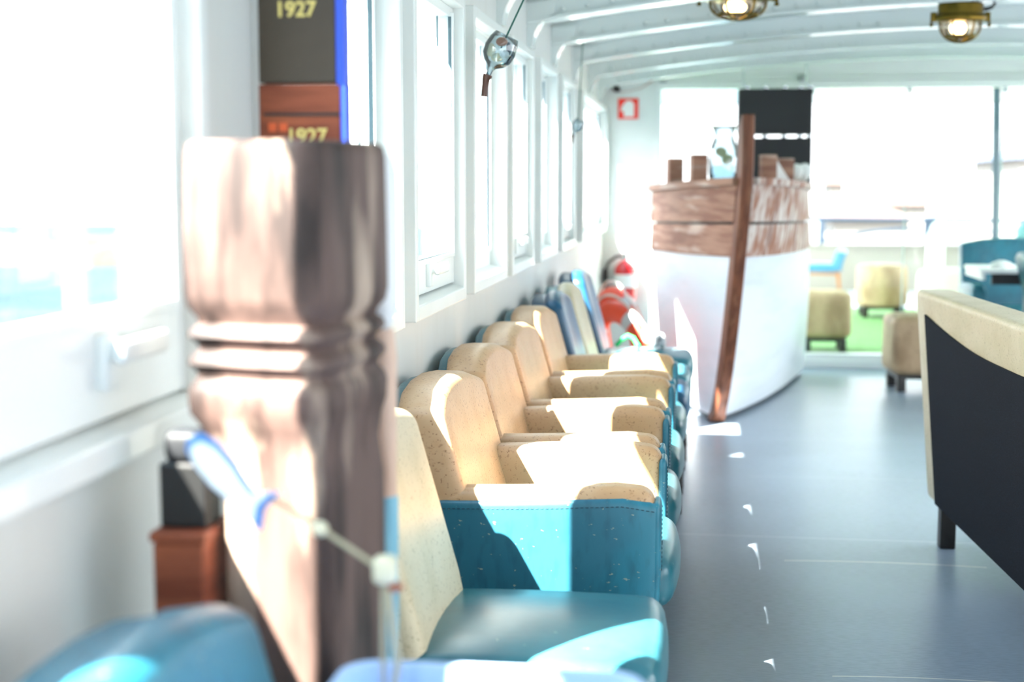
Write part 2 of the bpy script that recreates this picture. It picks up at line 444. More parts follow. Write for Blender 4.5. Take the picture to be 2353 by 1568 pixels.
def armchair(w, label, loc, rz=0, cork_m=cork_beige, seat_m=teal_seat, group='cork armchairs along the left wall', ztop=.815):
    t = thing('armchair', label, 'armchair', loc, rz, group); hw = w/2-.021
    link('backrest', rbox((.165, 0, (.32+ztop)/2), (.052, hw, (ztop-.32)/2), (.026, .014, .024), back_fn(hw, ztop)), cork_m, t)
    link('back_panel', rbox((.108, 0, (.28+ztop-.012)/2), (.018, hw-.004, (ztop-.012-.28)/2), (.012, .02, .02), back_fn(hw, ztop)), teal, t)
    def armf(sg):
        def f(v):
            v = v.copy(); u = max(0, min(1, (v.x-.10)/.48))
            v.y += sg*.014*math.sin(PI*u)
            if v.z > .5: v.z += -.012+.02*u-.022*max(0, u-.86)/.14*.6
            if v.z < .42: v.x -= (.42-v.z)*.15*max(0, u-.5)
            return v
        return f
    for sg in (-1, 1):
        ar = link('armrest', rbox((.352, sg*(hw-.042), .465), (.227, .040, .158), (.03, .022, .03), armf(sg), m=8), cork_m, t)
        bm = rbox((.350, sg*(hw-.006), .448), (.24, .012, .153), (.02, .010, .018), armf(sg), m=8)
        rbox((.583, sg*(hw-.040), .448), (.010, .044, .153), (.008, .01, .02), armf(sg), m=4, bm=bm)
        link('outer_panel', bm, teal, ar)
        bm = new()
        f = armf(sg)
        for i in range(44):
            a = f(Vector((.13+i*.0103, sg*(hw+.0064), .585))); b = f(Vector((.13+i*.0103+.006, sg*(hw+.0064), .585)))
            tube(bm, [a, b], .0008, 4)
        link('top_stitching', bm, thread, ar, smooth=False); bm = new()
        for i in range(26):
            a = f(Vector((.5935, sg*(hw-.072), .34+i*.0095))); b = f(Vector((.5935, sg*(hw-.072), .345+i*.0095)))
            tube(bm, [a, b], .0008, 4)
        link('front_stitching', bm, thread, ar, smooth=False)
    link('seat_cushion', rbox((.395, 0, .405), (.235, hw-.085, .062), (.055, .04, .045), seat_fn(.16, .63, hw-.085, .16)), seat_m, t)
    link('seat_frame', rbox((.36, 0, .32), (.20, hw-.03, .028), .01, m=2), teal, t)
    legs(t, (.17, .53), hw-.045, .30, s=.024)
    return t
def side_chair(w, label, loc, rz=0, front=cork_beige, rear=blue, seat_m=teal_seat, group='armless chairs along the left wall', ztop=.845, legm=dark_wood):
    t = thing('side_chair', label, 'chair', loc, rz, group); hw = w/2
    link('backrest', rbox((.185, 0, (.40+ztop)/2), (.034, hw-.012, (ztop-.40)/2), (.03, .03, .03), back_fn(hw, ztop)), front, t)
    link('back_shell', rbox((.135, 0, (.36+ztop-.015)/2), (.042, hw, (ztop-.015-.36)/2), (.025, .03, .035), back_fn(hw, ztop)), rear, t)
    link('seat_cushion', rbox((.385, 0, .405), (.235, hw, .062), (.04, .03, .045), seat_fn(.15, .62, hw)), seat_m, t)
    link('seat_frame', rbox((.37, 0, .335), (.21, hw-.02, .025), .01, m=2), legm, t)
    legs(t, (.15, .56), hw-.035, .33, legm)
    return t
X0 = -.672
side_chair(.44, 'armless chair with pale cork backrest and glossy teal seat, in front of the first armchair', (X0, 2.455, 0), front=cork_grey, rear=blue)
arm = [(2.85, 3.45, 'nearest beige cork armchair, sunlit teal outer side beside the armless chair'),
       (3.47, 4.03, 'second beige cork armchair, right behind the nearest one'),
       (4.05, 4.66, 'third beige cork armchair, its far arm half in shade'),
       (4.68, 5.26, 'farthest beige cork armchair, its backrest against the dark blue chair')]
for i, (a, b, l) in enumerate(arm): armchair(b-a, l, (X0-(.008 if i else 0), (a+b)/2, 0))
side_chair(.42, 'dark blue armless chair between the farthest cork armchair and a beige chair', (X0+.01, 5.51, 0), front=blue, rear=blue, seat_m=blue, ztop=.83)
side_chair(.44, 'beige armless chair between two blue chairs in the wall row', (X0+.01, 5.98, 0), front=cork_grey, rear=teal, ztop=.83)
side_chair(.44, 'last blue armless chair of the wall row, beside the lifebuoys', (X0+.015, 6.56, 0), front=blue, rear=blue, seat_m=teal_seat, ztop=.85)
side_chair(.46, 'teal armless chair in the near left corner, blurred, below the first window', (-.575, 1.16, 0), front=teal, rear=teal, group=None, ztop=.85)

# ------------------------------------------------------------------ carved timber post, oar, garland
t = thing('timber_post', 'thick weathered carved timber post with grooved neck, sunlit, at left', 'post', (-.480, 1.612, 0), math.radians(-9))
prof = [(0, .80), (.90, .80), (.945, .82), (.972, .90), (.99, .985), (1.012, .995), (1.022, .97), (1.030, .90), (1.037, .905), (1.046, .985), (1.054, .97), (1.062, .88), (1.068, .89),
        (1.078, .985), (1.086, .96), (1.092, .88), (1.099, .90), (1.110, .985), (1.125, 1.01), (1.20, 1.0), (1.28, .985), (1.292, .965), (1.297, .90)]
bm = new(); rings = []; hwx, hwy = .089, .104
for z, k in prof:
    ring = []
    n = 48
    for i in range(n):
        a = 2*PI*i/n; ca, sa = math.cos(a), math.sin(a); e = 10.0
        rr = (abs(ca)**e+abs(sa)**e)**(-1/e)
        # chamfer
        wob = 1+.012*math.sin(3*a+z*5)+.008*math.sin(7*a+z*11)
        xo = .018*(1-max(0, min(1, (z-.90)/.09)))
        ring.append(bm.verts.new((xo+ca*rr*hwx*k*wob, sa*rr*hwy*k*wob, z)))
    rings.append(ring)
for A, B in zip(rings, rings[1:]):
    for i in range(48): bm.faces.new((A[i], A[(i+1) % 48], B[(i+1) % 48], B[i]))
bm.faces.new(rings[0]); bm.faces.new(rings[-1][::-1])
link('post_body', bm, old_wood, t)
t = thing('decorative_oar', 'slim painted wooden oar standing on the post\'s right side, white, peach and light blue', 'oar', (-.404, 1.765, 0))
link('blade', rbox((0, 0, 1.175), (.020, .028, .115), (.018, .026, .06)), paint_white, t)
link('upper_shaft', lathe(new(), [(.014, .84), (.016, .85), (.018, 1.03), (.014, 1.065)], 14), paint_peach, t)
link('lower_shaft', lathe(new(), [(.015, 0), (.016, .3), (.018, .82), (.0185, .845), (.015, .85)], 14), paint_blue, t)

GY = 1.385
t = thing('fish_ornament', 'white wooden fish with blue edge hanging before the timber post', 'ornament', (-.470, GY, .937))
fx = lambda p: [(x*1.0, z*1.0) for x, z in p]
ol = [(-.052, .052), (-.040, .057), (-.022, .048), (-.004, .028), (.010, .006), (.020, -.006), (.044, -.002), (.026, -.020), (.022, -.044), (.006, -.022), (-.010, -.012), (-.028, .002), (-.044, .022), (-.054, .040)]
link('body', prism(new(), ol, 1, -.006, .006), fish_blue, t, bevel=.002)
sc = [((x+.012)*.86-.012, (z-.01)*.84+.01) for x, z in ol]
link('painted_side', prism(new(), sc, 1, -.009, -.005), fish_white, t, bevel=.001)
t = thing('bead_garland', 'pale cord with round beads strung from the fish to the oar', 'garland', (-.381, GY, .858))
link('cord', tube(new(), [(-.062, 0, .075), (-.02, 0, .051), (0, 0, .038), (.047, .0, .008), (.055, 0, .002)], .0028, 8), cord_pale, t)
b_ = new(); ellipsoid(b_, (-.004, 0, .040), (.0085, .008, .008)); link('bead', b_, bead_m, t)
b_ = rbox((.064, .0, .0), (.012, .012, .014), .007, m=1); link('bead', b_, bead_m, t)
b_ = new(); ellipsoid(b_, (.074, .0, -.018), (.009, .008, .005)); link('dark_bead', b_, copper_m, t)
b_ = new(); tube(b_, [(.066, 0, -.012), (.07, 0, -.05), (.076, 0, -.10), (.07, 0, -.13)], .004, 8); tube(b_, [(.062, 0, -.012), (.060, 0, -.14)], .003, 6)
link('tassel', b_, cord_pale, t)

# boxes left of the post, against the wall
t = thing('brown_wooden_box', 'tall brown wooden box beside the timber post, lower of the two boxes', 'box', (-.583, 1.548, 0))
link('box_body', box(new(), -.030, .030, -.045, .045, 0, .846), crate_wood, t, smooth=False, bevel=.004)
link('lid', box(new(), -.033, .033, -.048, .048, .846, .858), crate_wood, t, smooth=False, bevel=.003)
t = thing('dark_box', 'dark box on top of the tall brown wooden box, left of the fish ornament', 'box', (-.583, 1.548, .858))
link('box_body', box(new(), -.028, .028, -.026, .026, 0, .075), rubber, t, smooth=False, bevel=.004)
link('cap', rbox((-.002, 0, .093), (.022, .022, .018), .010, m=1), black, t)

# sign boards with 1927
def text(name, s, size, mat, parent, loc, rot, ext=.0015, align='CENTER'):
    cu = bpy.data.curves.new(name, 'FONT'); cu.body = s; cu.size = size; cu.extrude = ext; cu.align_x = align; cu.align_y = 'CENTER'
    cu.offset = .0006*size/.03
    o = bpy.data.objects.new(name, cu); C.objects.link(o)
    me = bpy.data.meshes.new_from_object(o); bpy.data.objects.remove(o)
    me.materials.clear(); me.materials.append(mat)
    o = bpy.data.objects.new(name, me); C.objects.link(o); o.parent = parent; o.location = loc; o.rotation_euler = rot; return o
t = thing('dark_sign_board', 'dark brown sign board with yellow 1927 and blue edge beside the near window', 'sign', (-.574, 2.0, 1.392))
link('board', box(new(), -.062, .052, 0, .03, 0, .30), board_dark, t, smooth=False, bevel=.002)
link('blue_edge', box(new(), .052, .064, -.002, .032, -.006, .30), blue_edge, t, smooth=False, bevel=.002)
text('number', '1927', .030, gold, t, (-.006, -.001, .102), (PI/2, 0, 0))
bm = new()
for i in range(7):
    a = PI*i/6; ellipsoid(bm, (-.006+.012*math.cos(a), -.001, .124+.006*math.sin(a)), (.003, .0015, .003), 6)
link('crest', bm, gold, t)
t = thing('orange_sign_board', 'orange-brown wooden board with yellow figures under the dark sign board', 'sign', (-.574, 2.0, 1.207))
link('board', box(new(), -.062, .058, -.002, .034, 0, .183), crate_wood, t, smooth=False, bevel=.002)
link('blue_edge', box(new(), .058, .064, -.002, .034, 0, .183), blue_edge, t, smooth=False)
link('printed_band', box(new(), -.055, .056, -.004, -.002, .138, .142), rubber, t, smooth=False)
text('number', '1927', .030, gold, t, (.008, -.003, .108), (PI/2, 0, 0))
bm = new()
for x in (-.042, -.026): rbox((x, -.003, .122), (.006, .001, .006), .001, m=1, bm=bm)
link('printed_marks', bm, orange_print, t)
# added unseen stand behind the post: carries both boards, shades the armless chair's seat
t = thing('added_shade_stand', 'added white stand under the two sign boards, unseen behind the timber post, shading the armless chair seat', 'cabinet', (-.58, 2.025, 0))
link('cabinet_body', box(new(), -.112, .105, -.03, .035, .06, 1.19), white_paint, t, smooth=False, bevel=.004)
link('stand_top', box(new(), -.117, .110, -.035, .04, 1.19, 1.207), white_paint, t, smooth=False, bevel=.003)
link('plinth', box(new(), -.10, .095, -.02, .03, 0, .06), rubber, t, smooth=False)

# ------------------------------------------------------------------ blue tray table at the bottom edge
t = thing('plastic_crate', 'pale blue plastic crate on the seat of the near teal chair, bottom edge', 'crate', (-.21, 1.275, .487))
bm = new()
def rr(hx, hy, r, z, n=6):
    pts = []
    for cx, cy, a0 in ((hx-r, hy-r, 0), (-hx+r, hy-r, 1), (-hx+r, -hy+r, 2), (hx-r, -hy+r, 3)):
        for i in range(n+1):
            a = (a0+i/n)*PI/2; pts.append((cx+r*math.cos(a), cy+r*math.sin(a), z))
    return pts
R1 = [rr(.150, .140, .035, .225), rr(.158, .148, .04, .230), rr(.160, .150, .04, .258), rr(.156, .146, .038, .263), rr(.146, .136, .03, .262), rr(.142, .132, .028, .23)]
vs = [[bm.verts.new(p) for p in r] for r in R1]; n = len(vs[0])
for A, B in zip(vs, vs[1:]):
    for i in range(n): bm.faces.new((A[i], A[(i+1) % n], B[(i+1) % n], B[i]))
link('rim', bm, tray_blue, t)
bm = new(); R1 = [rr(.142, .132, .03, .004), rr(.150, .140, .035, .235)]
vs = [[bm.verts.new(p) for p in r] for r in R1]; n = len(vs[0])
for i in range(n): bm.faces.new((vs[0][i], vs[0][(i+1) % n], vs[1][(i+1) % n], vs[1][i]))
bm.faces.new(vs[0]); link('crate_body', bm, tray_in, t, solid=.005)

# ------------------------------------------------------------------ sofa on the right (seen from behind)
t = thing('sofa', 'beige cork sofa with navy woven back panel, its back to the aisle at right', 'sofa', (.862, 3.95, 0), math.radians(4))
L = 1.05
def sofa_tilt(v):
    v = v.copy(); v.x += -(v.z-.17)*.085; return v
def sf(v):
    v = v.copy(); u = v.y/L
    if v.z > .5: v.z -= .03*abs(u)**8*0
    return sofa_tilt(v)
link('backrest', rbox((.055, 0, .527), (.065, L, .362), (.022, .02, .022), sf, m=8), cork_grey, t)
bm = new()
# navy panel on the aisle side with an arched top edge
NP = 24; lo, hi, lo2, hi2 = [], [], [], []
for i in range(NP+1):
    y = -L+.03+(2*L-.18)*i/NP; u = y/(L-.03) if y < 0 else y/(L-.15)
    ztop = .80-.035*(1-u**2)**1.0*0-.0
    ztop = .815-.06*math.sin(min(1, (1-abs(u))/.9)*PI/2)
    for lst, x, z in ((lo, -.014, .175), (hi, -.014, ztop)):
        v = sofa_tilt(Vector((x, y, z))); lst.append(bm.verts.new(v))
for i in range(NP): bm.faces.new((lo[i], lo[i+1], hi[i+1], hi[i]))
link('back_panel', bm, navy, t, smooth=False, solid=.006)
link('seat', rbox((.42, 0, .33), (.32, L-.02, .12), .05, m=6), cork_grey, t)
link('base_rail', box(new(), .02, .72, -L+.03, L-.03, .155, .20), dark_wood, t, smooth=False)
for x in (.05, .68):
    for y in (-L+.05, L-.05): link('leg', rbox((x, y, .08), (.026, .026, .08), .004, m=1), dark_wood, t)

# ------------------------------------------------------------------ seating and table at the far right
armchair(.72, 'teal armchair behind the white table at far right, by the glass', (1.99, 9.66, 0), -PI/2, cork_m=teal, seat_m=teal_seat, group=None, ztop=.895)
side_chair(.5, 'teal chair at the right picture edge, in front of the white table', (1.765, 8.25, 0), 0, front=teal, rear=teal, seat_m=teal_seat, group=None, ztop=.88)
t = thing('dining_table', 'white topped table with black apron at far right near the glass', 'table', (1.93, 8.83, 0))
link('tabletop', rbox((0, 0, .735), (.33, .28, .012), .006, m=1), white_flat, t)
link('apron', box(new(), -.27, .31, -.275, -.255, .66, .723), rubber, t, smooth=False)
link('end_board', box(new(), -.325, -.305, -.27, .26, .685, .723), white_flat, t, smooth=False)
link('base_plate', lathe(new(), [(.2, 0), (.2, .012), (.03, .03)], 24), steel, t)
link('pedestal', lathe(new(), [(.03, .02), (.03, .723)], 16), steel, t)
for (x, y, l) in ((1.745, 8.72, 'left white upturned bowl on the white table'), (1.90, 8.66, 'right white upturned bowl on the white table')):
    bm = lathe(new(), [(.075, 0), (.073, .012), (.055, .032), (.028, .042), (.02, .046), (.018, .046)], 28, (x, y, .747))
    tag(link('bowl', bm, porcelain), l, 'bowl', 'bowls on the white table')
def pouf(label, loc, r, h, mat, square=False, group='poufs', rz=0):
    t = thing('pouf', label, 'pouf', loc, rz, group)
    if square: link('cushion', rbox((0, 0, (h+.10)/2), (r, r, (h-.10)/2), (.07, .07, .05)), mat, t)
    else: link('cushion', lathe(new(), [(r*.85, .10), (r*.97, .115), (r, .15), (r*.98, h-.07), (r*.94, h-.025), (r*.8, h-.004), (r*.3, h+.004), (.01, h+.005)], 36), mat, t)
    link('base_frame', rbox((0, 0, .09), (r*.8, r*.8, .014), .004, m=1), dark_wood, t)
    for x in (-1, 1):
        for y in (-1, 1): link('leg', rbox((x*r*.68, y*r*.68, .045), (.026, .026, .045), .004, m=1), dark_wood, t)
    return t
pouf('beige cork pouf inside, beyond the sofa', (1.30, 8.85, 0), .19, .46, pouf_m, True, None, .1)
pouf('beige square pouf outside behind the glass, next to the boat counter', (.90, 10.85, 0), .19, .45, pouf_m, True)
pouf('large round beige pouf out on the grass carpet', (1.66, 13.7, 0), .24, .49, pouf_m)
pouf('large round off-white pouf outside behind the glass, right of the beige one', (2.17, 12.9, 0), .31, .50, pouf_w)

# ------------------------------------------------------------------ boat bow counter
t = thing('boat_counter', 'bar counter made from a white and brown wooden boat bow', 'counter', (0, 0, 0))
foot = Vector((.075, 7.48, .0)); 
def stem_pt(z):     # centre of the stem in profile, foot aft
    s = z/1.28
    y = 7.50-.47*min(1, s)**.55 if z > 0 else 7.50
    x = .070+.125*min(1, max(0, s))**.62
    return Vector((x, y, z))
def side_end(sg, z):
    s = z/1.26
    if sg > 0: return Vector((lerp(.655, .60, s)+.03*math.sin(PI*s), lerp(9.45, 8.75, s), z))
    return Vector((lerp(-.33, -.285, s)-.012*math.sin(PI*s), lerp(9.0, 8.25, s), z))
def hull_pt(sg, u, v, off=0):   # u along stem->aft, v 0..1 in height
    zt = lerp(1.275, 1.235, u)
    zb_ = .03+.0*u
    z = lerp(zb_, zt, v)
    A = stem_pt(z)+Vector((sg*.028, .03, 0)); B = side_end(sg, z)
    bul = Vector((.10, -.03, 0)) if sg > 0 else Vector((-.05, -.02, 0))
    p = A.lerp(B, u)+bul*math.sin(PI*u**.8)*(.55+.45*v)
    p.z = z
    if off:
        d = (B-A); d.z = 0; d.normalize(); nrm = Vector((d.y, -d.x, 0))*(1 if sg > 0 else -1)
        p += nrm*off
    return p
def hull_patch(sg, v0, v1, off, thick, nu=24, nv=14):
    bm = new(); f = []; b = []
    for i in range(nu+1):
        u = i/nu
        f.append([bm.verts.new(hull_pt(sg, u, lerp(v0, v1, j/nv), off)) for j in range(nv+1)])
        b.append([bm.verts.new(hull_pt(sg, u, lerp(v0, v1, j/nv), off-thick)) for j in range(nv+1)])
    for i in range(nu):
        for j in range(nv):
            bm.faces.new((f[i][j], f[i+1][j], f[i+1][j+1], f[i][j+1])); bm.faces.new((b[i][j], b[i][j+1], b[i+1][j+1], b[i+1][j]))
    for i in range(nu):
        bm.faces.new((f[i][0], b[i][0], b[i+1][0], f[i+1][0])); bm.faces.new((f[i][nv], f[i+1][nv], b[i+1][nv], b[i][nv]))
    for j in range(nv):
        bm.faces.new((f[0][j], f[0][j+1], b[0][j+1], b[0][j])); bm.faces.new((f[nu][j], b[nu][j], b[nu][j+1], f[nu][j+1]))
    return bm
for sg in (-1, 1):
    hl = link('hull_side', hull_patch(sg, 0, .685, 0, .03), hull_white, t)
    wm = boat_wood if sg < 0 else boat_wood_worn
    link('dark_gap_backing', hull_patch(sg, .60, .95, -.02, .01, 24, 2), dark_wood, t)  # dark backing added so no light shows through the plank gaps
    link('lower_plank', hull_patch(sg, .685, .815, .008, .026, 24, 4), wm, t)
    link('upper_plank', hull_patch(sg, .826, .975, .014, .026, 24, 4), wm, t)
    link('gunwale', hull_patch(sg, .972, 1.0, .036, .075, 24, 2), wm, t)
    link('kick_board', hull_patch(sg, -.02, .012, -.03, .03, 24, 1), rubber, t)
bm = new(); prev = None; zs = [0.0, .02, .06, .12, .2, .3, .42, .56, .7, .85, 1.0, 1.12, 1.24, 1.34, 1.44, 1.52, 1.565, 1.575]
rings = []
for z in zs:
    p = stem_pt(min(z, 1.30)) + Vector((.0, -.0, 0)); p.z = z
    if z > 1.30: p.x -= .0; p.y -= (z-1.3)*.05
    w = .030 if z > .05 else .036; d0, d1 = -.05, .065
    if z > 1.3: d1 = .065-.02*(z-1.3)/.27; d1 = d1 if z < 1.53 else .0
    yaw = Matrix.Rotation(math.radians(13), 4, 'Z')
    rings.append([bm.verts.new(p+yaw @ Vector(q)) for q in ((-w, d1, 0), (-w, d0+.012, 0), (-w*.72, d0, 0), (w*.72, d0, 0), (w, d0+.012, 0), (w, d1, 0))])
for A, B in zip(rings, rings[1:]):
    for i in range(6): bm.faces.new((A[i], A[(i+1) % 6], B[(i+1) % 6], B[i]))
bm.faces.new(rings[0]); bm.faces.new(rings[-1][::-1])
link('stem', bm, stem_wood, t, smooth=False, bevel=.004)
# deck of the counter
bm = new(); top = [bm.verts.new(hull_pt(-1, i/12, .965, -.01)) for i in range(13)][::-1]+[bm.verts.new(hull_pt(1, i/12, .965, -.01)) for i in range(13)]
bm.faces.new(top); link('countertop', bm, boat_wood, t, smooth=False, solid=.02)
for (x, y, z, h) in ((-.168, 8.03, 1.235, .15), (-.035, 7.72, 1.24, .16), (.335, 7.84, 1.24, .16), (.44, 8.08, 1.235, .15)):
    link('timberhead', rbox((x, y, z+h/2), (.042, .030, h/2), .006, lambda v, x=x, y=y: Matrix.Rotation(.35, 3, 'Z') @ (v-Vector((x, y, 0)))+Vector((x, y, 0)), m=1, k=2), boat_wood, t)
# things on the counter
ZC = 1.252
t = thing('glass_jug', 'clear glass jug of water on the boat counter, left of the stem', 'jug', (.10, 7.98, ZC))
pr = [(.070, .0), (.078, .01), (.083, .06), (.085, .12), (.078, .18), (.060, .225), (.052, .25), (.056, .28), (.070, .305)]
link('jug_body', lathe(new(), pr, 32, cap=False), jug_m, t, solid=.003)
link('jug_rim', tube(new(), [(.071*math.cos(a*PI/16), .071*math.sin(a*PI/16), .306) for a in range(33)], .0035, 6), jug_m, t)
link('jug_handle', tube(new(), [(.055, -.01, .285), (.10, -.02, .275), (.115, -.02, .22), (.105, -.02, .14), (.082, -.01, .11)], .007, 10), jug_m, t)
link('water', lathe(new(), [(.068, .004), (.080, .06), (.081, .095), (.001, .096)], 28), jug_water, t)
for i, (dx, dz, rx) in enumerate(((-.015, .165, .4), (.02, .125, -.5))):
    bm = lathe(new(), [(.030, -.003), (.033, 0), (.030, .003)], 20, (.10+dx, 7.98-.02, ZC+dz), Matrix.Rotation(rx, 3, 'Y') @ Matrix.Rotation(PI/2-.5, 3, 'X'))
    tag(link('lemon_slice', bm, lemon_m), ('upper' if i == 0 else 'lower')+' pale lemon slice inside the glass jug', 'lemon slice', 'lemon slices in the jug')
def shell(name, label, loc, r, rot):
    bm = new(); n = 96; rings = []
    for q in range(1, 9):       # fluted fan-shaped dome, hinge at the bottom
        t_ = q/8; ring = []
        for i in range(n):
            a = 2*PI*i/n; flute = 1+.035*t_*math.cos(16*a)
            x = math.sin(a)*r*t_*flute*(.62+.30*(1+math.cos(a))/2); z = r*(math.cos(a)*t_*flute+.9)
            ring.append(bm.verts.new((x, -r*.42*(1-t_**2.2)*(1+.05*math.cos(16*a)), z)))
        rings.append(ring)
    for A, B in zip(rings, rings[1:]):
        for i in range(n): bm.faces.new((A[i], A[(i+1) % n], B[(i+1) % n], B[i]))
    bm.faces.new(rings[0])
    o = link(name, bm, porcelain, solid=.004); o.location = loc; o.rotation_euler = rot
    return tag(o, label, 'shell', 'scallop shells on the boat gunwale')
shell('scallop_shell', 'white scallop shell leaning on the right rail, next to the timberheads', (.455, 8.14, 1.268), .045, (.15, 0, .5))
shell('scallop_shell', 'white scallop shell in the middle of the three on the right rail', (.515, 8.28, 1.266), .048, (.15, 0, -.3))
shell('scallop_shell', 'rightmost white ribbed scallop shell on the boat rail', (.568, 8.46, 1.262), .053, (.2, 0, .15))
bm = new(); prism(bm, [(-.05, 0), (.06, 0), (-.03, .13)], 1, -.004, .004); o = link('napkin', bm, porcelain, smooth=False); o.location = (.405, 8.02, 1.262); o.rotation_euler = (0, 0, .3)
tag(o, 'white triangular folded napkin standing on the boat rail beside the timberheads', 'napkin')

# black hanging cabinets behind the counter
for z0, z1, l in ((1.56, 1.845, 'upper black hanging cabinet behind the boat counter'), (1.235, 1.535, 'lower black hanging cabinet behind the boat counter')):
    t = thing('hanging_cabinet', l, 'cabinet', (.435, 9.42, z0), 0, 'black hanging cabinets')
    link('cabinet_body', box(new(), -.225, .235, -.12, .12, 0, z1-z0), black, t, smooth=False, bevel=.003)
    link('side_panel', box(new(), -.231, -.225, -.122, .20, 0, z1-z0), black, t, smooth=False)
    for x in (-.18, -.06, .06, .16, .22):
        link('hanging_bracket', rbox((x, -.08, (z1-z0)+.013), (.016, .012, .0125), .003, m=1, k=2), chrome, t)
t = thing('hanging_rod', 'two thin chrome rods holding the black cabinets below the ceiling', 'rod', (.435, 9.42, 1.87))
for x in (-.2, .2): link('rod', tube(new(), [(x, 0, 0), (x, 0, .14)], .006, 8), chrome, t)
for x in (-.29, .63):
    tag(link('door_bracket', rbox((x, 9.765, 1.945), (.022, .012, .022), .004, m=1, k=2), steel), ('left' if x < 0 else 'right')+' small grey metal bracket on the lintel above the boat counter', 'bracket', 'lintel brackets')

# ------------------------------------------------------------------ far wall fittings
t = thing('fire_hose_sign', 'red square safety sign with white symbol on the far white wall', 'sign', (-.525, YB-.004, 1.75))
link('sign_plate', box(new(), -.069, .069, -.003, .003, -.069, .069), red_flat, t, smooth=False)
pts = [(-.046, -.012)]
pts = [(-.030, -.055), (.040, -.055), (.040, .012)]+[(.004+.038*math.cos(a*PI/10), .014+.042*math.sin(a*PI/10)) for a in range(0, 8)]+[(-.045, .015), (-.052, -.018), (-.030, -.018)]
link('symbol', prism(new(), pts, 1, -.005, -.002), white_flat, t, smooth=False)
t = thing('escape_sign', 'small white notice with tiny green symbols above the extinguisher', 'sign', (-.51, YB-.004, .868))
link('sign_plate', box(new(), -.10, .10, -.003, .003, -.03, .03), white_flat, t, smooth=False)
for i in range(4): link('symbol', box(new(), -.055+i*.036, -.043+i*.036, -.005, -.002, -.012, .010), green_flat, t, smooth=False)
t = thing('wall_camera', 'small black round device on the far wall above the red sign', 'device', (-.605, YB-.03, 1.885))
M = Matrix.Rotation(PI/2, 3, 'X')
link('housing', lathe(new(), [(.020, -.03), (.026, -.01), (.026, .02), (.018, .035)], 18, (0, 0, 0), M), rubber, t)
link('nozzle', lathe(new(), [(.012, 0), (.010, .03)], 12, (.016, 0, -.012), M), rubber, t)
cable_m = Mat('beige_pink_cable', 'c9b3ac', .6).m
cb = [(-.58, 9.79, 1.862), (-.52, 9.79, 1.868), (-.44, 9.79, 1.885), (-.37, 9.79, 1.93), (-.335, 9.79, 1.98), (-.325, 9.79, 2.03)]
tag(link('wall_cable', tube(new(), cb, [.004, .004, .005, .007, .010, .012], 8), cable_m), 'pale pinkish cable drooping across the far wall above the red sign', 'cable')
t = thing('fire_extinguisher', 'red fire extinguisher with white label on the far wall behind the lifebuoys', 'fire extinguisher', (-.53, 9.715, .44))
link('tank', lathe(new(), [(.055, 0), (.072, .012), (.075, .03), (.075, .21), (.066, .245), (.04, .27), (.02, .285)], 28), red, t)
link('label', lathe(new(), [(.0762, .10), (.0762, .19)], 28, cap=False), white_flat, t)
link('valve', lathe(new(), [(.018, .28), (.022, .30), (.018, .33)], 14), chrome, t)
link('lever', rbox((.0, -.03, .335), (.012, .05, .007), .004, m=1, k=2), chrome, t)
link('safety_tag', rbox((-.005, -.02, .355), (.022, .012, .007), .004, m=1, k=2), yellow, t)
link('hose', tube(new(), [(-.01, 0, .31), (-.06, 0, .31), (-.115, -.01, .27), (-.14, -.01, .20), (-.13, -.01, .10), (-.10, -.01, .02)], .010, 10), rubber, t)
link('bracket', box(new(), -.05, .05, .07, .09, .05, .24), steel, t, smooth=False)
t = thing('wall_cable_box', 'small dark vertical fitting in the far left wall corner by the extinguisher', 'fitting', (-.668, 9.74, .56))
link('housing', rbox((0, 0, .05), (.016, .03, .05), .006, m=1), rubber, t)
link('conduit', tube(new(), [(0, 0, .0), (0, 0, -.56)], .010, 8), steel, t)

# ------------------------------------------------------------------ lifebuoys, ropes
def torus(bm, R_, r, M, c, n=48, m=16, a0=0, a1=2*PI, sx=1):
    rings = []; full = abs(a1-a0-2*PI) < 1e-6
    cnt = n if full else n+1
    for i in range(cnt):
        a = a0+(a1-a0)*i/n
        rings.append([bm.verts.new(M @ Vector(((R_+r*math.cos(b)*sx)*math.cos(a), (R_+r*math.cos(b)*sx)*math.sin(a), r*math.sin(b)))+Vector(c)) for b in [2*PI*k/m for k in range(m)]])
    L_ = len(rings)
    for i in range(L_ if full else L_-1):
        A, B = rings[i], rings[(i+1) % L_]
        for k in range(m): bm.faces.new((A[k], A[(k+1) % m], B[(k+1) % m], B[k]))
    return bm
def lifebuoy(label, c, M, R_=.285, r=.062):
    t = thing('lifebuoy', label, 'lifebuoy', c, 0, 'lifebuoys stacked by the far wall')
    link('ring', torus(new(), R_, r, M, (0, 0, 0), sx=1.2), orange, t)
    for a in (.6, 2.2, 3.8, 5.3):
        link('reflective_band', torus(new(), R_, r*1.03, M, (0, 0, 0), 6, 16, a-.12, a+.12, 1.2), tape, t)
    pts = []
    for i in range(65):
        a = 2*PI*i/64; k = abs(math.sin(2*a-1.2)); pts.append(M @ Vector(((R_+r*1.25+.03*k)*math.cos(a), (R_+r*1.25+.03*k)*math.sin(a), 0)))
    link('grab_rope', tube(new(), pts, .008, 6), rope_white, t)
    return t
def bm_rot(ang, lean): return Matrix.Rotation(ang, 3, 'Z') @ Matrix.Rotation(math.radians(90-lean), 3, 'Y')
lifebuoy('front orange lifebuoy leaning at the far wall behind the last blue chair', (-.44, 7.84, .305), bm_rot(.64, 12), .245, .05)
lifebuoy('rear orange lifebuoy behind the front one, half hidden by the blue chair', (-.485, 8.38, .325), bm_rot(.5, 8), .26, .05)
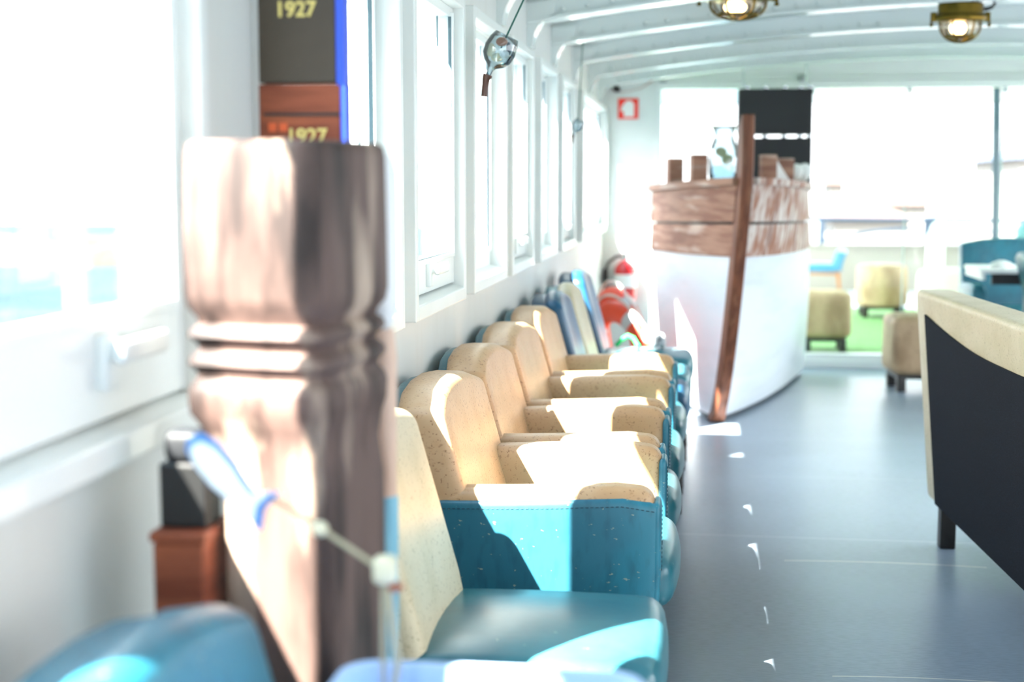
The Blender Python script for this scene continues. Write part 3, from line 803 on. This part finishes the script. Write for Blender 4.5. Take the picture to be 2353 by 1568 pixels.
rp_ = [(-.40, 6.60, .492), (-.395, 6.60, .50), (-.37, 6.60, .525), (-.345, 6.61, .54), (-.32, 6.60, .53), (-.30, 6.59, .50), (-.292, 6.58, .492)]
o = link('green_rope_loop', tube(new(), rp_, .010, 8), rope_green); tag(o, 'bright green rope loop lying on the last blue chair seat', 'rope')
bm = rbox((-.225, 6.60, .532), (.055, .06, .033), .03, lambda v: Vector((v.x, v.y+.01*math.sin(v.x*90), v.z+(-.35*(v.x+.225) if v.z > .50 else 0)+.006*math.sin(v.x*140+v.y*60))), m=8)
tag(link('folded_cloth', bm, net_grey), 'crumpled grey and white cloth on the last blue chair seat', 'cloth')

# ------------------------------------------------------------------ ceiling lamps
def lamp(label, loc, rz):
    t = thing('bulkhead_lamp', label, 'lamp', loc, rz, 'brass bulkhead lamps on the ceiling')
    EL = Matrix.Diagonal(Vector((1, .68, 1)))
    link('base', lathe(new(), [(.105, 0), (.112, -.004), (.112, -.035), (.125, -.04), (.13, -.048), (.125, -.058), (.105, -.062)], 40, M=EL), brass, t)
    link('glass_bowl', lathe(new(), [(.098, -.055), (.098, -.07), (.088, -.095), (.062, -.112), (.03, -.119), (.002, -.121)], 36, M=EL, cap=False), lamp_glass, t)
    b = new(); ellipsoid(b, (-.01, 0, -.082), (.042, .026, .024), 14); link('bulb', b, bulb_m, t)
    gd = new()
    for a0 in (0, PI/3, 2*PI/3):
        pts = []
        for i in range(17):
            th = PI*i/16; r = .104*math.cos(th); z = -.062-.066*math.sin(th)**.8
            pts.append(EL @ Vector((r*math.cos(a0), r*math.sin(a0), z)))
        tube(gd, pts, .0048, 8)
    tube(gd, [EL @ Vector((.075*math.cos(2*PI*i/32), .075*math.sin(2*PI*i/32), -.110)) for i in range(33)], .0042, 8)
    link('wire_guard', gd, brass, t)
    for sg in (-1, 1):
        b = rbox((sg*.132, 0, -.045), (.014, .012, .016), .004, m=1, k=2)
        tube(b, [(sg*.143, 0, -.03), (sg*.143, 0, -.07)], .006, 8)
        ellipsoid(b, (sg*.143, 0, -.072), (.010, .010, .007), 8)
        link('wing_screw', b, brass, t)
    link('cable_gland', tube(new(), [(.10, .03, -.018), (.14, .03, -.016), (.165, .03, -.010), (.18, .03, .006)], .0065, 8), rubber, t)
    return t
l1 = lamp('brass caged bulkhead lamp at the top edge, the nearer of two', (.124, 6.07, zb(.124)+.092), .12)
l1.scale = (1.12, 1.12, 1.12)
l2 = dup(l1, (1.10, 6.565, zb(1.10)-.001), .10, 'brass caged bulkhead lamp farther right, the farther of two'); l2.scale = (.88, .88, 1.3)

# ------------------------------------------------------------------ hanging glass ornaments
cork_brown = Mat('dark_brown_cork', '4a2c20', .35).m
def ornament(label, c, top, s=1.0):
    c = Vector(c); t = thing('glass_ornament', label, 'ornament', c)
    ax = Vector((-.50, 0, -1)).normalized(); q = Vector((0, 0, -1)).rotation_difference(ax).to_matrix()
    pr = [(.034, .048), (.041, .03), (.045, .005), (.042, -.02), (.030, -.036), (.012, -.048), (.007, -.058), (.007, -.085)]
    pr = [(r*s, z*s) for r, z in pr]
    link('glass_bowl', lathe(new(), pr, 28, M=q, cap=False), jug_m, t, solid=.0015)
    p0 = q @ Vector((0, 0, -.078*s)); b = tube(new(), [p0+Vector((.002, 0, .006))*s, p0, p0+Vector((-.003, 0, -.006))*s, p0+Vector((-.006, 0, -.03))*s, p0+Vector((-.008, 0, -.055))*s], [.013*s, .0135*s, .011*s, .0095*s, .0095*s], 14)
    link('cork_handle', b, cork_brown, t)
    green_cord = bpy.data.materials.get('green_cord') or Mat('green_cord', '0f5a4c', .5).m
    link('cord', tube(new(), [(q @ Vector((0, 0, .01*s))), Vector(top)-c], .0028, 6), green_cord, t)
    return c, q
oc = (-.575, 4.0, 1.615)
c, q = ornament('clear glass bulb of shells hanging on a green cord by the window', oc, (-.432, 4.0, 1.91))
for nm, lb, off, r, m in (('brown_shell', 'brown shell at the top inside the glass bulb', (.008, -.008, .026), (.017, .012, .013), copper_m), ('cream_shell', 'round cream shell at the left inside the glass bulb', (-.024, -.006, .004), (.014, .011, .019), shell_m),
                          ('white_pebble', 'white pebble at the right inside the glass bulb', (.016, -.016, -.010), (.014, .010, .011), porcelain), ('dark_pebble', 'blue-grey pebble at the right wall of the glass bulb', (.027, .0, .008), (.008, .012, .019), slate_m),
                          ('flat_shell', 'flat cream shell at the bottom inside the glass bulb', (-.006, -.006, -.017), (.018, .012, .012), shell_m)):
    b = new(); ellipsoid(b, Vector(oc)+Vector(off), r, 10)
    tag(link(nm, b, m), lb, 'shell' if 'shell' in nm else 'pebble')
ornament('small far glass bulb with dark handle hanging at a farther window', (-.585, 6.60, 1.51), (-.56, 6.56, 1.888), .62)

# ------------------------------------------------------------------ outside deck
struct(link('deck_outside', box(new(), -.9, 6, YB+.2, 17.4, -.06, -.02), deck_m, smooth=False))
struct(link('canopy_outside', box(new(), -.9, 6, YB+.08, 17.6, 2.185, 2.24), ceil_paint, smooth=False))
bm = box(new(), -.6, 6, YB+.25, 14.6, -.02, 0); tag(link('grass_carpet', bm, grass, smooth=False), 'bright green artificial grass carpet on the deck outside the glass', 'carpet')
bm = new(); box(bm, -1.2, 6, 17.2, 17.3, -.05, .50); box(bm, -1.2, 6, 17.15, 17.35, .50, .53); struct(link('bulwark', bm, Mat('cream_bulwark', 'a09a8e', .7).m, smooth=False))
t = thing('deck_railing', 'blue-grey steel railing with curved lower bars around the outside deck', 'railing', (0, 17.2, .53))
link('top_rail', tube(new(), [(.6, 0, .30), (6, 0, .26)], .025, 10), rail_blue, t)
link('curved_bar', sweep(new(), lambda u: (1.35+u*1.15, 0, .02+.17*math.sin(u*PI/2)), 0, 1, 12, .018), rail_blue, t)
link('curved_bar', sweep(new(), lambda u: (2.75+u*1.3, 0, .12+.06*math.sin(u*PI/2)), 0, 1, 12, .014), rail_blue, t)
for x in (1.38, 2.68, 3.95): link('post', tube(new(), [(x, 0, -.02), (x, 0, .29)], .035, 8), rail_blue, t)
link('end_plate', rbox((2.68, .02, .15), (.13, .03, .17), .02, m=1), rail_blue, t)
t = thing('white_mast', 'white round mast standing on the outside deck behind the poufs', 'mast', (2.22, 14.2, 0))
link('tube', tube(new(), [(0, 0, 0), (0, 0, .72), (.03, 0, .80), (.10, 0, .86)], .085, 18), white_flat, t)
t = thing('grey_blue_pole', 'tall grey-blue awning pole beyond the glass at right', 'pole', (2.56, 13.0, 0))
link('tube', tube(new(), [(0, 0, 0), (-.07, 0, 2.7)], .035, 12), rail_blue, t)
link('foot', lathe(new(), [(.08, 0), (.08, .01), (.04, .02)], 16), steel, t)
blue_out = Mat('faded_blue_leather', '3f7f9c', .4).m
thin_leg = Mat('amber_metal', 'a8692c', .4).m
side_chair(.42, 'light blue chair with thin legs far out on the deck', (1.62, 16.2, 0), PI*.97, front=blue_out, rear=blue_out, seat_m=blue_out, group=None, ztop=.68, legm=thin_leg).scale = (.9, .9, .76)
side_chair(.5, 'pale blue chair back at the right edge, outside behind the pole', (3.25, 14.3, 0), PI/2, front=paint_blue, rear=paint_blue, seat_m=paint_blue, group=None, ztop=.88)

# shore, houses, sea
tag(link('sea', box(new(), -260, 3.5, -60, 130, -2.80, -2.75), water, smooth=False), 'pale blue sea outside the left windows', 'sea')['kind'] = 'stuff'
bm = new(); pts = []; n = 60; rows = []
for i in range(n+1):
    x = lerp(-62, -17, i/n); h = 1.25+.35*math.sin(i*.6)+.25*math.sin(i*1.7+1)+.1*random.random()
    rows.append([bm.verts.new((x, 64.5+math.sin(i*.4), -2.745)), bm.verts.new((x, 66.5+math.sin(i*.5), -2.75+h*.6)), bm.verts.new((x, 69, -2.75+h)), bm.verts.new((x, 74, -2.745))])
for a, b in zip(rows, rows[1:]):
    for k in range(3): bm.faces.new((a[k], a[k+1], b[k+1], b[k]))
tag(link('shoreline', bm, shore_m), 'low green and sandy shoreline across the water', 'shore')['kind'] = 'stuff'
bm = box(new(), 3.6, 90, 30, 130, -3, -1.6); struct(link('quay_ground', bm, Mat('asphalt', '3e3d3b', .9).m, smooth=False))
def house(label, x0, x1, y0, y1, z1, rh, roofm, wins=()):
    t = thing('house', label, 'building', ((x0+x1)/2, (y0+y1)/2, -1.6), 0, 'houses beyond the railing')
    hx, hy = (x1-x0)/2, (y1-y0)/2; h = z1+1.6
    link('wall', box(new(), -hx, hx, -hy, hy, 0, h), plaster, t, smooth=False)
    bm = new(); e = .3
    b = [bm.verts.new(p) for p in ((-hx-e, -hy-e, h), (hx+e, -hy-e, h), (hx+e, hy+e, h), (-hx-e, hy+e, h))]
    r = [bm.verts.new(p) for p in ((-hx*.55, 0, h+rh), (hx*.55, 0, h+rh))]
    bm.faces.new((b[0], b[1], r[1], r[0])); bm.faces.new((b[2], b[3], r[0], r[1])); bm.faces.new((b[1], b[2], r[1])); bm.faces.new((b[3], b[0], r[0])); bm.faces.new(b[::-1])
    link('roof', bm, roofm, t, smooth=False)
    for (wx, wz) in wins: link('window', box(new(), wx-.18, wx+.18, -hy-.03, -hy, wz, wz+.9), solar, t, smooth=False)
    return t
house('low white house with wide terracotta roof, right of the boat counter', 6.4, 9.0, 60, 66, .35, .55, roof_tile)
house('small white house with terracotta roof in the distance, leftmost', 5.4, 6.0, 64, 67, 1.2, .4, roof_tile)
house('long low house with terracotta roof, nearest the railing', 4.6, 7.2, 52, 57, -.1, .5, roof_tile)
house('large white building with blue solar panelled roof at the right edge', 12.6, 22, 60, 70, 2.2, .9, solar, [(-3.3, 2.6), (-2.3, 2.6), (-3.3, .9), (-2.3, .9)])
